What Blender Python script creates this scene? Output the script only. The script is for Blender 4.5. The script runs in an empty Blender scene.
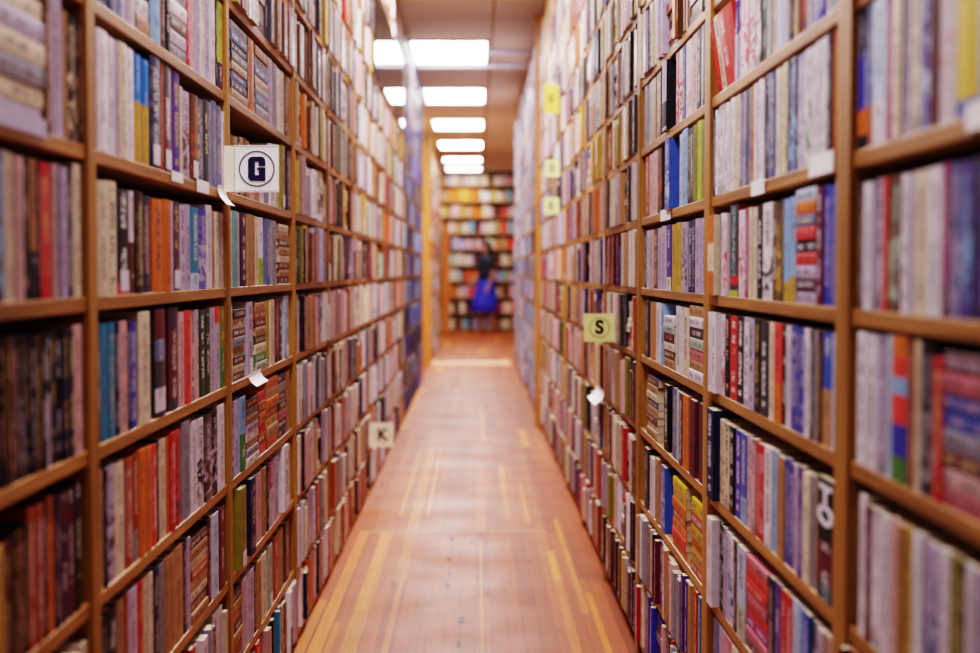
import bpy, bmesh, math, random
from mathutils import Matrix, Vector
from math import sin, cos, pi, radians

RND = random.Random(7)
SC = bpy.context.scene
COL = SC.collection

# ------------------------------------------------------------------ camera
F = 980 * 50 / 36
CAMH = 1.12
VPX, HOR = 475.6, 271.0
yaw = -math.atan((490 - VPX) / F)
pitch = math.atan((326.5 - HOR) / F)
cd = bpy.data.cameras.new('camera'); cam = bpy.data.objects.new('camera', cd); COL.objects.link(cam)
cam.location = (0, 0, CAMH)
cam.rotation_euler = (pi / 2 - pitch, 0, yaw)
cd.lens = 50; cd.sensor_width = 36; cd.sensor_fit = 'HORIZONTAL'
cd.clip_start = 0.05; cd.clip_end = 100
cd.dof.use_dof = True; cd.dof.focus_distance = 3.15; cd.dof.aperture_fstop = 2.5
cd.dof.aperture_blades = 0
SC.camera = cam
ROT = cam.rotation_euler.to_matrix()

XL, XR = -0.539, 0.4675          # planes of the bookcase fronts


def ray(px, py):
    return ROT @ Vector(((px - 490) / F, -(py - 326.5) / F, -1))


def depth_at(px, h, side, rec=0.0):
    """distance along the aisle where the picture column px meets a bookcase front at height h"""
    X = XL - rec if side == 'L' else XR + rec
    py = 300.0
    for _ in range(6):
        d = ray(px, py)
        k = X / d.x
        y = d.y * k
        # picture row of (X, y, h)
        v = ROT.transposed() @ Vector((X, y, h - CAMH))
        py = 326.5 - v.y / -v.z * F
    return y


# ------------------------------------------------------------------ materials
def lin(c):
    return tuple(((v / 12.92) if v <= 0.04045 else ((v + 0.055) / 1.055) ** 2.4) for v in c)


def rgb(h):
    return lin(tuple(int(h[i:i + 2], 16) / 255 for i in (0, 2, 4)))


def new_mat(name, rough=0.5, spec=0.5):
    m = bpy.data.materials.new(name); m.use_nodes = True
    nt = m.node_tree; b = nt.nodes['Principled BSDF']
    b.inputs['Roughness'].default_value = rough
    b.inputs['Specular IOR Level'].default_value = spec
    return m, nt, b


def N(nt, t, **kw):
    n = nt.nodes.new(t)
    for k, v in kw.items():
        if k in n.inputs.keys():
            n.inputs[k].default_value = v
        else:
            setattr(n, k, v)
    return n


def math_n(nt, op, a, b=None):
    n = nt.nodes.new('ShaderNodeMath'); n.operation = op
    for i, x in enumerate((a, b)):
        if x is None: continue
        if isinstance(x, (int, float)): n.inputs[i].default_value = x
        else: nt.links.new(x, n.inputs[i])
    return n.outputs[0]


def mix_c(nt, fac, a, b):
    n = nt.nodes.new('ShaderNodeMix'); n.data_type = 'RGBA'
    for i, x in ((0, fac), (6, a), (7, b)):
        if isinstance(x, (int, float)): n.inputs[i].default_value = x
        elif isinstance(x, tuple): n.inputs[i].default_value = (*x[:3], 1)
        else: nt.links.new(x, n.inputs[i])
    return n.outputs[2]


def ramp(nt, src, stops):
    r = nt.nodes.new('ShaderNodeValToRGB')
    e = r.color_ramp.elements
    while len(e) < len(stops): e.new(0.5)
    for i, (p, c) in enumerate(stops):
        e[i].position = p; e[i].color = (*c, 1)
    nt.links.new(src, r.inputs[0])
    return r.outputs[0]


def plain(name, hexc, rough=0.5, spec=0.4, var=0.08, scale=30):
    m, nt, b = new_mat(name, rough, spec)
    tc = N(nt, 'ShaderNodeTexCoord')
    no = N(nt, 'ShaderNodeTexNoise', Scale=scale)
    nt.links.new(tc.outputs['Object'], no.inputs['Vector'])
    c = rgb(hexc)
    nt.links.new(ramp(nt, no.outputs['Fac'], [(0.3, tuple(v * (1 - var) for v in c)), (0.7, tuple(min(1, v * (1 + var)) for v in c))]), b.inputs['Base Color'])
    return m


def wood(name, dark, mid, light, axis, rough=0.45):
    m, nt, b = new_mat(name, rough, 0.4)
    tc = N(nt, 'ShaderNodeTexCoord'); oi = N(nt, 'ShaderNodeObjectInfo')
    mp = N(nt, 'ShaderNodeMapping')
    s = [55, 55, 55]; s[axis] = 2.2
    mp.inputs['Scale'].default_value = s
    off = N(nt, 'ShaderNodeCombineXYZ')
    r = math_n(nt, 'MULTIPLY', oi.outputs['Random'], 37.0)
    for k in range(3): nt.links.new(r, off.inputs[k])
    nt.links.new(tc.outputs['Object'], mp.inputs['Vector'])
    nt.links.new(off.outputs[0], mp.inputs['Location'])
    n1 = N(nt, 'ShaderNodeTexNoise', Scale=1.0, Detail=6.0, Roughness=0.65, Distortion=0.6)
    nt.links.new(mp.outputs[0], n1.inputs['Vector'])
    c = ramp(nt, n1.outputs['Fac'], [(0.28, rgb(dark)), (0.5, rgb(mid)), (0.72, rgb(light))])
    hs = N(nt, 'ShaderNodeHueSaturation')
    nt.links.new(c, hs.inputs['Color'])
    nt.links.new(math_n(nt, 'ADD', math_n(nt, 'MULTIPLY', oi.outputs['Random'], 0.3), 0.86), hs.inputs['Value'])
    nt.links.new(hs.outputs[0], b.inputs['Base Color'])
    bp = N(nt, 'ShaderNodeBump', Strength=0.15, Distance=0.002)
    nt.links.new(n1.outputs['Fac'], bp.inputs['Height']); nt.links.new(bp.outputs[0], b.inputs['Normal'])
    return m


M_SHELF = wood('pine_shelf', '66401a', '9e6a34', 'bc8848', 1)
M_POST = wood('pine_upright', '6e4618', '9a682c', 'b68640', 2)
M_BACK = wood('bookcase_back', '3c2110', '55321a', '6a4022', 2, 0.7)
M_ENDP = wood('honey_end_panel', 'a05c22', 'bc742e', 'cc883c', 2)
M_OAK = wood('orange_panel', '9a5014', 'b8661c', 'cc7c2a', 2)


def book_material():
    m, nt, b = new_mat('book_cover', 0.5, 0.2)
    a1 = N(nt, 'ShaderNodeAttribute', attribute_name='col')
    a2 = N(nt, 'ShaderNodeAttribute', attribute_name='col2')
    fx = N(nt, 'ShaderNodeAttribute', attribute_name='fx')
    uv = N(nt, 'ShaderNodeAttribute', attribute_name='spine')
    sf = N(nt, 'ShaderNodeSeparateColor'); nt.links.new(fx.outputs['Color'], sf.inputs[0])
    su = N(nt, 'ShaderNodeSeparateXYZ'); nt.links.new(uv.outputs['Vector'], su.inputs[0])
    u, v, seed = su.outputs[0], su.outputs[1], su.outputs[2]
    # rows of marks that read as unreadable lettering along the spine
    cv = N(nt, 'ShaderNodeCombineXYZ')
    nt.links.new(math_n(nt, 'MULTIPLY', u, 5.0), cv.inputs[0])
    nt.links.new(math_n(nt, 'MULTIPLY', v, 300.0), cv.inputs[1])
    nt.links.new(seed, cv.inputs[2])
    n1 = N(nt, 'ShaderNodeTexNoise', Scale=1.0, Detail=1.0); nt.links.new(cv.outputs[0], n1.inputs['Vector'])
    letters = math_n(nt, 'GREATER_THAN', n1.outputs['Fac'], 0.47)
    cw = N(nt, 'ShaderNodeCombineXYZ')
    nt.links.new(math_n(nt, 'MULTIPLY', v, 26.0), cw.inputs[1]); nt.links.new(seed, cw.inputs[2])
    n2 = N(nt, 'ShaderNodeTexNoise', Scale=1.0, Detail=0.0); nt.links.new(cw.outputs[0], n2.inputs['Vector'])
    words = math_n(nt, 'GREATER_THAN', n2.outputs['Fac'], 0.40)
    band = math_n(nt, 'LESS_THAN', math_n(nt, 'ABSOLUTE', math_n(nt, 'SUBTRACT', u, 0.5)), 0.2)
    t = math_n(nt, 'MULTIPLY', math_n(nt, 'MULTIPLY', letters, words), math_n(nt, 'MULTIPLY', band, math_n(nt, 'MULTIPLY', sf.outputs[0], 0.8)))
    # picture-like mottling
    cp = N(nt, 'ShaderNodeCombineXYZ')
    nt.links.new(math_n(nt, 'MULTIPLY', u, 1.1), cp.inputs[0]); nt.links.new(math_n(nt, 'MULTIPLY', v, 42.0), cp.inputs[1]); nt.links.new(seed, cp.inputs[2])
    n3 = N(nt, 'ShaderNodeTexNoise', Scale=1.3, Detail=3.0, Distortion=0.8); nt.links.new(cp.outputs[0], n3.inputs['Vector'])
    pic = math_n(nt, 'MULTIPLY', ramp(nt, n3.outputs['Fac'], [(0.42, (0, 0, 0)), (0.58, (1, 1, 1))]), sf.outputs[1])
    c = mix_c(nt, pic, a1.outputs['Color'], a2.outputs['Color'])
    c = mix_c(nt, t, c, a2.outputs['Color'])
    # wear
    tc = N(nt, 'ShaderNodeTexCoord')
    n4 = N(nt, 'ShaderNodeTexNoise', Scale=60.0, Detail=3.0); nt.links.new(tc.outputs['Object'], n4.inputs['Vector'])
    w = ramp(nt, n4.outputs['Fac'], [(0.3, (0.86, 0.86, 0.86)), (0.7, (1.05, 1.05, 1.05))])
    mm = nt.nodes.new('ShaderNodeMix'); mm.data_type = 'RGBA'; mm.blend_type = 'MULTIPLY'; mm.inputs[0].default_value = 1
    nt.links.new(c, mm.inputs[6]); nt.links.new(w, mm.inputs[7])
    nt.links.new(mm.outputs[2], b.inputs['Base Color'])
    nt.links.new(sf.outputs[2], b.inputs['Roughness'])
    return m


M_BOOK = book_material()


def page_material():
    m, nt, b = new_mat('book_pages', 0.8, 0.2)
    tc = N(nt, 'ShaderNodeTexCoord'); oi = N(nt, 'ShaderNodeObjectInfo')
    mp = N(nt, 'ShaderNodeMapping'); mp.inputs['Scale'].default_value = (900, 6, 6)
    nt.links.new(tc.outputs['Object'], mp.inputs['Vector'])
    n1 = N(nt, 'ShaderNodeTexNoise', Scale=1.0, Detail=2.0); nt.links.new(mp.outputs[0], n1.inputs['Vector'])
    c = ramp(nt, n1.outputs['Fac'], [(0.3, rgb('a8906c')), (0.7, rgb('e0d0b4'))])
    hs = N(nt, 'ShaderNodeHueSaturation'); nt.links.new(c, hs.inputs['Color'])
    nt.links.new(math_n(nt, 'ADD', math_n(nt, 'MULTIPLY', oi.outputs['Random'], 0.3), 0.8), hs.inputs['Value'])
    nt.links.new(hs.outputs[0], b.inputs['Base Color'])
    return m


M_PAGE = page_material()
M_STICK = plain('sticker_paper', 'd8d2dc', 0.6)
M_WHITE = plain('white_card', 'faf8fa', 0.5, var=.03)
M_CREAM = plain('cream_card', 'f2e8cc', 0.5, var=.04)
M_YEL = plain('pale_yellow_card', 'ecec9c', 0.5)
M_BLACK = plain('black_ink', '101012', 0.5)
M_NAVY = plain('navy_ink', '14143a', 0.4)
M_RING = plain('dark_ring_ink', '22222a', 0.5)
M_GREYRING = plain('grey_ring_ink', '8f8f60', 0.5)

# ------------------------------------------------------------------ mesh helpers


def tag(o, label=None, cat=None, group=None, kind=None):
    if label: o['label'] = label
    if cat: o['category'] = cat
    if group: o['group'] = group
    if kind: o['kind'] = kind
    return o


def empty(name, loc=(0, 0, 0)):
    o = bpy.data.objects.new(name, None); COL.objects.link(o); o.location = loc
    o.empty_display_size = 0.05
    return o


def mesh_obj(name, verts, faces, mat, parent=None, loc=(0, 0, 0), smooth=False):
    me = bpy.data.meshes.new(name); me.from_pydata(verts, [], faces); me.update()
    if mat: me.materials.append(mat)
    if smooth:
        for p in me.polygons: p.use_smooth = True
    o = bpy.data.objects.new(name, me); COL.objects.link(o); o.location = loc
    if parent: o.parent = parent
    return o


def box_vf(x0, x1, y0, y1, z0, z1):
    v = [(x0, y0, z0), (x1, y0, z0), (x1, y1, z0), (x0, y1, z0), (x0, y0, z1), (x1, y0, z1), (x1, y1, z1), (x0, y1, z1)]
    f = [(0, 3, 2, 1), (4, 5, 6, 7), (0, 1, 5, 4), (1, 2, 6, 5), (2, 3, 7, 6), (3, 0, 4, 7)]
    return v, f


def box_obj(name, x0, x1, y0, y1, z0, z1, mat, parent=None, bevel=0.0, loc=(0, 0, 0)):
    v, f = box_vf(x0, x1, y0, y1, z0, z1)
    o = mesh_obj(name, v, f, mat, parent, loc)
    if bevel:
        md = o.modifiers.new('bevel', 'BEVEL'); md.width = bevel; md.segments = 2
    return o


# ------------------------------------------------------------------ the room
ROOM_X, Y0, Y1, CEIL = 3.2, -2.0, 26.2, 2.97


def floor_material():
    m, nt, b = new_mat('strip_floor', 0.45, 0.1)
    a = N(nt, 'ShaderNodeAttribute', attribute_name='col')
    tc = N(nt, 'ShaderNodeTexCoord')
    mp = N(nt, 'ShaderNodeMapping'); mp.inputs['Scale'].default_value = (70, 2.5, 1)
    nt.links.new(tc.outputs['Object'], mp.inputs['Vector'])
    n1 = N(nt, 'ShaderNodeTexNoise', Scale=1.0, Detail=6.0, Roughness=0.6, Distortion=0.4); nt.links.new(mp.outputs[0], n1.inputs['Vector'])
    g = ramp(nt, n1.outputs['Fac'], [(0.25, (0.74, 0.70, 0.68)), (0.6, (1.04, 1.02, 1.0))])
    mm = nt.nodes.new('ShaderNodeMix'); mm.data_type = 'RGBA'; mm.blend_type = 'MULTIPLY'; mm.inputs[0].default_value = 1
    nt.links.new(a.outputs['Color'], mm.inputs[6]); nt.links.new(g, mm.inputs[7])
    # dark scuffs worn into the middle of the aisle
    mp2 = N(nt, 'ShaderNodeMapping'); mp2.inputs['Scale'].default_value = (16, 3.5, 1)
    nt.links.new(tc.outputs['Object'], mp2.inputs['Vector'])
    n2 = N(nt, 'ShaderNodeTexNoise', Scale=1.0, Detail=5.0, Roughness=0.7); nt.links.new(mp2.outputs[0], n2.inputs['Vector'])
    sc = ramp(nt, n2.outputs['Fac'], [(0.70, (0, 0, 0)), (0.78, (0.5, 0.5, 0.5))])
    c = mix_c(nt, sc, mm.outputs[2], rgb('5a3020'))
    nt.links.new(c, b.inputs['Base Color'])
    n3 = N(nt, 'ShaderNodeTexNoise', Scale=3.0, Detail=4.0); nt.links.new(tc.outputs['Object'], n3.inputs['Vector'])
    r = ramp(nt, n3.outputs['Fac'], [(0.3, (0.38, 0.38, 0.38)), (0.7, (0.52, 0.52, 0.52))])
    nt.links.new(r, b.inputs['Roughness'])
    bp = N(nt, 'ShaderNodeBump', Strength=0.12, Distance=0.002)
    nt.links.new(n1.outputs['Fac'], bp.inputs['Height']); nt.links.new(bp.outputs[0], b.inputs['Normal'])
    return m


def build_floor():
    R = random.Random(3)
    W = 0.05
    verts, faces, cols = [], [], []
    reds = ['8c4216', '96491a', '9a4e1e', '843c14', 'a05222', '904618', '984a1a']
    golds = ['c0701e', 'b86a1e', 'b0661e']
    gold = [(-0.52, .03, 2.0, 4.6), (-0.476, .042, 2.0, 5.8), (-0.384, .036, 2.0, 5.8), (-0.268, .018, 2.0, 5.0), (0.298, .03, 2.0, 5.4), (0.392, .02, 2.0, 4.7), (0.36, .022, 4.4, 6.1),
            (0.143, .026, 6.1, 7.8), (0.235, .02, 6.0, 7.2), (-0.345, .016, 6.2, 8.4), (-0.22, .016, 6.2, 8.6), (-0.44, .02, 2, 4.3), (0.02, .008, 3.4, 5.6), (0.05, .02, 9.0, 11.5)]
    n = int(2 * ROOM_X / W)

    def quad(x0, x1, y0, y1, c):
        i = len(verts)
        verts.extend([(x0, y0, 0), (x1, y0, 0), (x1, y1, 0), (x0, y1, 0)])
        faces.append((i, i + 1, i + 2, i + 3)); cols.append(c)
    seams = [Y0, 5.8, 9.6, 13.2, 16.4, 20.0, 23.2, Y1]
    for k in range(n):
        x0 = -ROOM_X + k * W; xm = x0 + W / 2
        for a, b in zip(seams[:-1], seams[1:]):
            y = a
            while y < b - 1e-6:
                L = R.uniform(0.9, 3.0)
                e = min(b, y + L)
                if b - e < 0.5: e = b
                c = R.choice(reds)
                if R.random() < 0.07: c = R.choice(golds)
                cc = rgb(c); q = R.uniform(0.88, 1.1)
                quad(x0 + 0.0006, x0 + W - 0.0006, y, e - 0.001, tuple(v * q for v in cc))
                y = e
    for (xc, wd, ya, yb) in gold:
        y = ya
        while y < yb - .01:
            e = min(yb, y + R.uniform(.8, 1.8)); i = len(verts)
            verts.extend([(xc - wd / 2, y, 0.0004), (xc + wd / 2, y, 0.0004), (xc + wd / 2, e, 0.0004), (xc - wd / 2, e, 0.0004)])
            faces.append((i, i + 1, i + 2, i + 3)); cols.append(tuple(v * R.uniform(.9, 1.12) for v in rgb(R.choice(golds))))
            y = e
    # dark joint bed under the strips and the pale seam across the aisle
    i = len(verts)
    verts.extend([(-ROOM_X, Y0, -0.002), (ROOM_X, Y0, -0.002), (ROOM_X, Y1, -0.002), (-ROOM_X, Y1, -0.002)])
    faces.append((i, i + 1, i + 2, i + 3)); cols.append(rgb('4a2614'))
    for ys in (5.82,):
        i = len(verts)
        verts.extend([(-0.5, ys - 0.02, 0.0006), (0.3, ys - 0.02, 0.0006), (0.3, ys + 0.012, 0.0006), (-0.5, ys + 0.012, 0.0006)])
        faces.append((i, i + 1, i + 2, i + 3)); cols.append(rgb('a07448'))
    # small dark knots and a pale band of painted light at the cross aisle
    for (kx, ky, kr) in ((-.098, 5.66, .016), (-.017, 5.58, .009), (-.104, 5.25, .008), (-.101, 4.81, .012), (-.047, 4.33, .013), (-.1, 5.0, .007), (-.05, 4.05, .009), (.21, 5.2, .006)):
        i = len(verts); m_ = 9
        for q in range(m_):
            a_ = 2 * pi * q / m_; rr_ = kr * R.uniform(.9, 1.6)
            verts.append((kx + rr_ * .7 * cos(a_), ky + rr_ * 3.2 * sin(a_), 0.0012))
        faces.append(tuple(range(i, i + m_))); cols.append(rgb('351c10'))
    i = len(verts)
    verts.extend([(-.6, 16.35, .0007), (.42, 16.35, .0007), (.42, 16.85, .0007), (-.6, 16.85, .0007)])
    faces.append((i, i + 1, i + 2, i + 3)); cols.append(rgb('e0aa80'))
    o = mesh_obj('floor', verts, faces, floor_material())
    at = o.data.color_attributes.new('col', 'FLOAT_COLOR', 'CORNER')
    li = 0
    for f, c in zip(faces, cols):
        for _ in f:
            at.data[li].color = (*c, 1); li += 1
    tag(o, kind='structure')


def build_room():
    build_floor()
    m, nt, b = new_mat('ceiling_panels', 0.75, 0.2)
    tc = N(nt, 'ShaderNodeTexCoord')
    mp = N(nt, 'ShaderNodeMapping'); mp.inputs['Location'].default_value = (-0.13, -10.1, 0)
    nt.links.new(tc.outputs['Object'], mp.inputs['Vector'])
    br = N(nt, 'ShaderNodeTexBrick')
    br.offset = 0.0
    br.inputs['Color1'].default_value = (*rgb('e6e2d4'), 1); br.inputs['Color2'].default_value = (*rgb('e0daca'), 1)
    br.inputs['Mortar'].default_value = (*rgb('b8a488'), 1)
    br.inputs['Scale'].default_value = 1.0; br.inputs['Mortar Size'].default_value = 0.012
    br.inputs['Brick Width'].default_value = 2.44; br.inputs['Row Height'].default_value = 1.83
    nt.links.new(mp.outputs[0], br.inputs['Vector'])
    nt.links.new(br.outputs['Color'], b.inputs['Base Color'])
    v, f = box_vf(-ROOM_X, ROOM_X, Y0, Y1, CEIL, CEIL + 0.08)
    tag(mesh_obj('ceiling', v, f, m), kind='structure')
    mw = plain('wall_paint', 'c8b49c', 0.8, 0.2)
    for nm, bx in (('wall_left', (-ROOM_X - 0.1, -ROOM_X, Y0, Y1, 0, CEIL)), ('wall_right', (ROOM_X, ROOM_X + 0.1, Y0, Y1, 0, CEIL)),
                   ('wall_back', (-ROOM_X, ROOM_X, Y1, Y1 + 0.1, 0, CEIL)), ('wall_front', (-ROOM_X, ROOM_X, Y0 - 0.1, Y0, 0, CEIL))):
        tag(mesh_obj(nm, *box_vf(*bx), mw), kind='structure')


build_room()

# ------------------------------------------------------------------ bookcases
T = 0.021            # shelf board thickness
LH = [0.03, 0.23, 0.443, 0.656, 0.870, 1.084, 1.294, 1.506, 1.718, 1.93, 2.14, 2.35, 2.56, 2.77]
RH = [0.07, 0.27, 0.468, 0.676, 0.884, 1.073, 1.268, 1.462, 1.655, 1.86, 2.06, 2.26, 2.46, 2.66]
TOPH = 2.94
DEP = 0.2


def pw(side, run, bi):               # width of one upright
    if run != 1: return .019 if side == 'L' else .03
    if side == 'L': return .019 if bi < 2 else .012
    return .03 if bi < 4 else .014



ORD = 'first second third fourth fifth sixth seventh eighth ninth tenth eleventh twelfth thirteenth fourteenth fifteenth sixteenth seventeenth eighteenth nineteenth twentieth'.split()
TENS = {2: 'twenty', 3: 'thirty', 4: 'forty'}


def ordinal(n):
    if n <= 20: return ORD[n - 1]
    if n % 10 == 0: return {3: 'thirtieth', 4: 'fortieth', 5: 'fiftieth'}[n // 10]
    return TENS[n // 10] + '-' + ORD[n % 10 - 1]


def bookcase(side, y0, y1, heights, label, post_mat=None, proud=0.0, dep=DEP, top=TOPH, slim=0.02):
    """one bay: two uprights, a back and its shelves"""
    X = XL if side == 'L' else XR
    s = -1 if side == 'L' else 1
    PW = slim
    r = empty('wooden_bookcase', (X, y0, 0))
    tag(r, label, 'bookcase', 'pine bookcases lining the aisle')
    pm = post_mat or M_POST

    def bx(name, a, b, ya, yb, za, zb, mat, bev=0.0015):
        xa, xb = sorted((s * a, s * b))
        return box_obj(name, xa, xb, ya, yb, za, zb, mat, r, bev)
    L = y1 - y0
    bx('side_panel', -proud, dep, 0.0005, PW, 0, top, pm)
    bx('side_panel', -proud, dep, L - PW, L - 0.0005, 0, top, pm)
    bx('back_panel', dep - 0.008, dep, PW, L - PW, 0, top, M_BACK, 0)
    for h in heights:
        bx('shelf', 0.001, dep - 0.008, PW, L - PW, h - T, h, M_SHELF, 0.002)
    bx('top_panel', 0.001, dep - 0.008, PW, L - PW, top - T, top, M_SHELF, 0.002)
    return r


def posts(pxs, side, step, end):
    ys = [depth_at(p, 1.1, side) for p in pxs]
    while ys[-1] + step * 0.6 < end: ys.append(ys[-1] + step)
    return ys


PL = posts([91, 228.3, 294, 328], 'L', 1.0, 9.95)
PR = posts([844.8, 708, 639], 'R', 1.02, 9.7)
PL = [PL[0] - 1.05] + PL
PR = [PR[0] - 1.02] + PR
PL[-1] = 9.95; PR[-1] = 9.72
BAYS = []            # (side, y0, y1, heights, run)
CN = 'nearest second third fourth fifth sixth seventh eighth ninth tenth eleventh twelfth'.split()
for side, P, Hs in (('L', PL, LH), ('R', PR, RH)):
    w = 'left' if side == 'L' else 'right'
    for i, (a, b) in enumerate(zip(P[:-1], P[1:])):
        lab = f'{CN[i]} pine bookcase of the {w} aisle row, packed with ' + ('hardbacks' if side == 'L' else 'paperbacks')
        if side == 'L' and i == 2: lab = 'pine bookcase of the left row with the white G card sticking out'
        if side == 'R' and i == 3: lab = 'pine bookcase of the right row with the yellow S card sticking out'
        bookcase(side, a, b, Hs, lab, proud=0.004, slim=pw(side, 1, i))
        BAYS.append((side, a, b, Hs, 1, i))
# second runs, behind the first
for side, ya, yb, n, Hs in (('L', 10.15, 13.75, 4, LH), ('R', 9.95, 16.0, 6, RH)):
    w = 'left' if side == 'L' else 'right'
    st = (yb - ya) / n
    for i in range(n):
        a = ya + i * st
        bookcase(side, a, a + st, Hs, f'{CN[i]} bookcase of the far {w} row beyond the long near row', proud=0.004, slim=pw(side, 2, i))
        BAYS.append((side, a, a + st, Hs, 2, i))
for i in range(4):
    a = 16.3 + i * 1.0
    bookcase('L', a, a + 1.0, LH[:12], f'{CN[i]} bookcase of the last left row beyond the cross aisle gap', post_mat=M_ENDP if i == 0 else None, proud=0.004, top=2.6, slim=pw('L', 3, i))
    BAYS.append(('L', a, a + 1.0, LH[:12], 3, i))
# end post of the right near row stands a little proud of the shelves
o = box_obj('wooden_post', XR - 0.04, XR + 0.05, 9.74, 9.79, 0, TOPH, M_ENDP, None, 0.003)
tag(o, 'honey coloured wooden post standing at the far end of the right near row', 'post')

# ------------------------------------------------------------------ books
PAL = {
    'white': 'dcd4dc', 'cream': 'd8c8ae', 'lilac': 'b4a6c0', 'grey': '8e8894', 'charcoal': '3a363c', 'black': '15141a', 'navy': '1c2046',
    'blue': '3a52a4', 'royal': '3438a0', 'slate': '5a648c', 'sky': '84a8d0', 'ice': 'b4c4dc', 'teal': '2e7ea4', 'aqua': '6aa6ac', 'deepteal': '1c4450',
    'purple': '4e3480', 'plum': '3e2240', 'magenta': '9a3468', 'maroon': '5e1c2c', 'red': 'c02a2c', 'coral': 'd8443c', 'rust': 'a04a24', 'orange': 'cc6c24',
    'brown': '5e3a26', 'darkbrown': '38241c', 'tan': 'ac8058', 'gold': 'c09a3c', 'yellow': 'd4b414', 'olive': '887c26', 'lime': 'a4b43c', 'green': '4a7a3c',
    'bottle': '1c4030', 'sage': 'a4b0a0', 'pink': 'd0a4a4', 'rose': 'c06c78', 'azure': '2474c8',
}
WORD = {'royal': 'deep blue', 'sky': 'sky blue', 'ice': 'pale blue', 'teal': 'bright teal', 'aqua': 'light teal', 'deepteal': 'dark teal', 'slate': 'slate blue',
        'charcoal': 'charcoal grey', 'darkbrown': 'dark brown', 'coral': 'bright red', 'bottle': 'dark green', 'sage': 'sage green', 'rust': 'rust brown', 'navy': 'navy blue',
        'lime': 'yellow green', 'olive': 'olive'}
LIGHTS = ('white', 'cream', 'lilac', 'sky', 'ice', 'sage', 'pink', 'gold', 'yellow', 'lime', 'tan', 'grey', 'aqua')


def lum(c): return 0.2 * c[0] + 0.7 * c[1] + 0.1 * c[2]


class Geo:
    def __init__(self):
        self.v, self.f, self.c1, self.c2, self.fx, self.uv = [], [], [], [], [], []

    def quad(self, pts, c1, c2=None, fx=(0, 0, 0.5), uv=None):
        i = len(self.v)
        self.v.extend(pts); self.f.append(tuple(range(i, i + len(pts))))
        c2 = c2 or c1
        for k in range(len(pts)):
            self.c1.append((*c1, 1)); self.c2.append((*c2, 1)); self.fx.append((*fx, 1))
            self.uv.append(uv[k] if uv else (0, 0, 0))

    def mesh(self, name, mats, matidx=None):
        import numpy as np
        me = bpy.data.meshes.new(name); me.from_pydata(self.v, [], self.f); me.update()
        for m in mats: me.materials.append(m)
        for nm, d in (('col', self.c1), ('col2', self.c2), ('fx', self.fx)):
            a = me.color_attributes.new(nm, 'FLOAT_COLOR', 'CORNER')
            a.data.foreach_set('color', np.array(d, dtype=np.float32).ravel())
        a = me.attributes.new('spine', 'FLOAT_VECTOR', 'CORNER')
        a.data.foreach_set('vector', np.array(self.uv, dtype=np.float32).ravel())
        if matidx: me.polygons.foreach_set('material_index', matidx)
        return me


def spine_bands(h, c1, R, style, c2=None):
    """[(z0, z1, colour, mark colour, text, picture)] from foot to head"""
    dark = lum(c1) < 0.18
    if c2 is None or style in ('t', 's'):
        if dark: tcol = rgb(R.choice(['e8e4e0', 'd8c890', 'e0d8d8', 'c8a850', 'd8d0e0', 'e0b0a0']))
        else: tcol = rgb(R.choice(['1c1c28', '28203c', '6a2028', '20345c', '3a2a20', '1c1c20']))
    else: tcol = c2
    out = []
    if style == 'p':
        out = [(0, h * .08, c1, c1, 0, 0), (h * .08, h * .9, c1, tcol, 0.6, 0.12), (h * .9, h, c1, c1, 0, 0)]
    elif style in ('t', 's'):
        k = R.uniform(.3, .45)
        bc = c1
        if R.random() < .3: bc = tuple(v * .55 for v in c1)
        out = [(0, h * .09, bc, tcol, 0, 0), (h * .09, h * .16, c1, tcol, 1, 0), (h * .16, h * .22, c1, tcol, 0, 0),
               (h * .22, h * (k + .2), c1, tcol, 1, 0), (h * (k + .2), h * (k + .26), c1, tcol, 0, 0), (h * (k + .26), h * .94, c1, tcol, 1, 0), (h * .94, h, bc, tcol, 0, 0)]
    elif style == 'i':
        out = [(0, h * .1, c1, tcol, 0, .4), (h * .1, h * .55, c1, tcol, 0, 1), (h * .55, h * .92, c1, tcol, .9, .25), (h * .92, h, c1, tcol, 0, 0)]
    elif style[0] == 'b':
        k = float(style[1:]) if len(style) > 1 else .4
        d2 = lum(c2) < .18
        t2 = rgb('e0dcd8' if d2 else '242030')
        t1 = rgb('e0dcd8' if dark else '242030')
        out = [(0, h * k * .3, c2, t2, 0, 0), (h * k * .3, h * k * .85, c2, t2, .7, 0), (h * k * .85, h * k, c2, t2, 0, 0),
               (h * k, h * (k + (1 - k) * .2), c1, t1, 0, 0), (h * (k + (1 - k) * .2), h * (k + (1 - k) * .9), c1, t1, .8, 0), (h * (k + (1 - k) * .9), h, c1, t1, 0, 0)]
    return out


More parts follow.
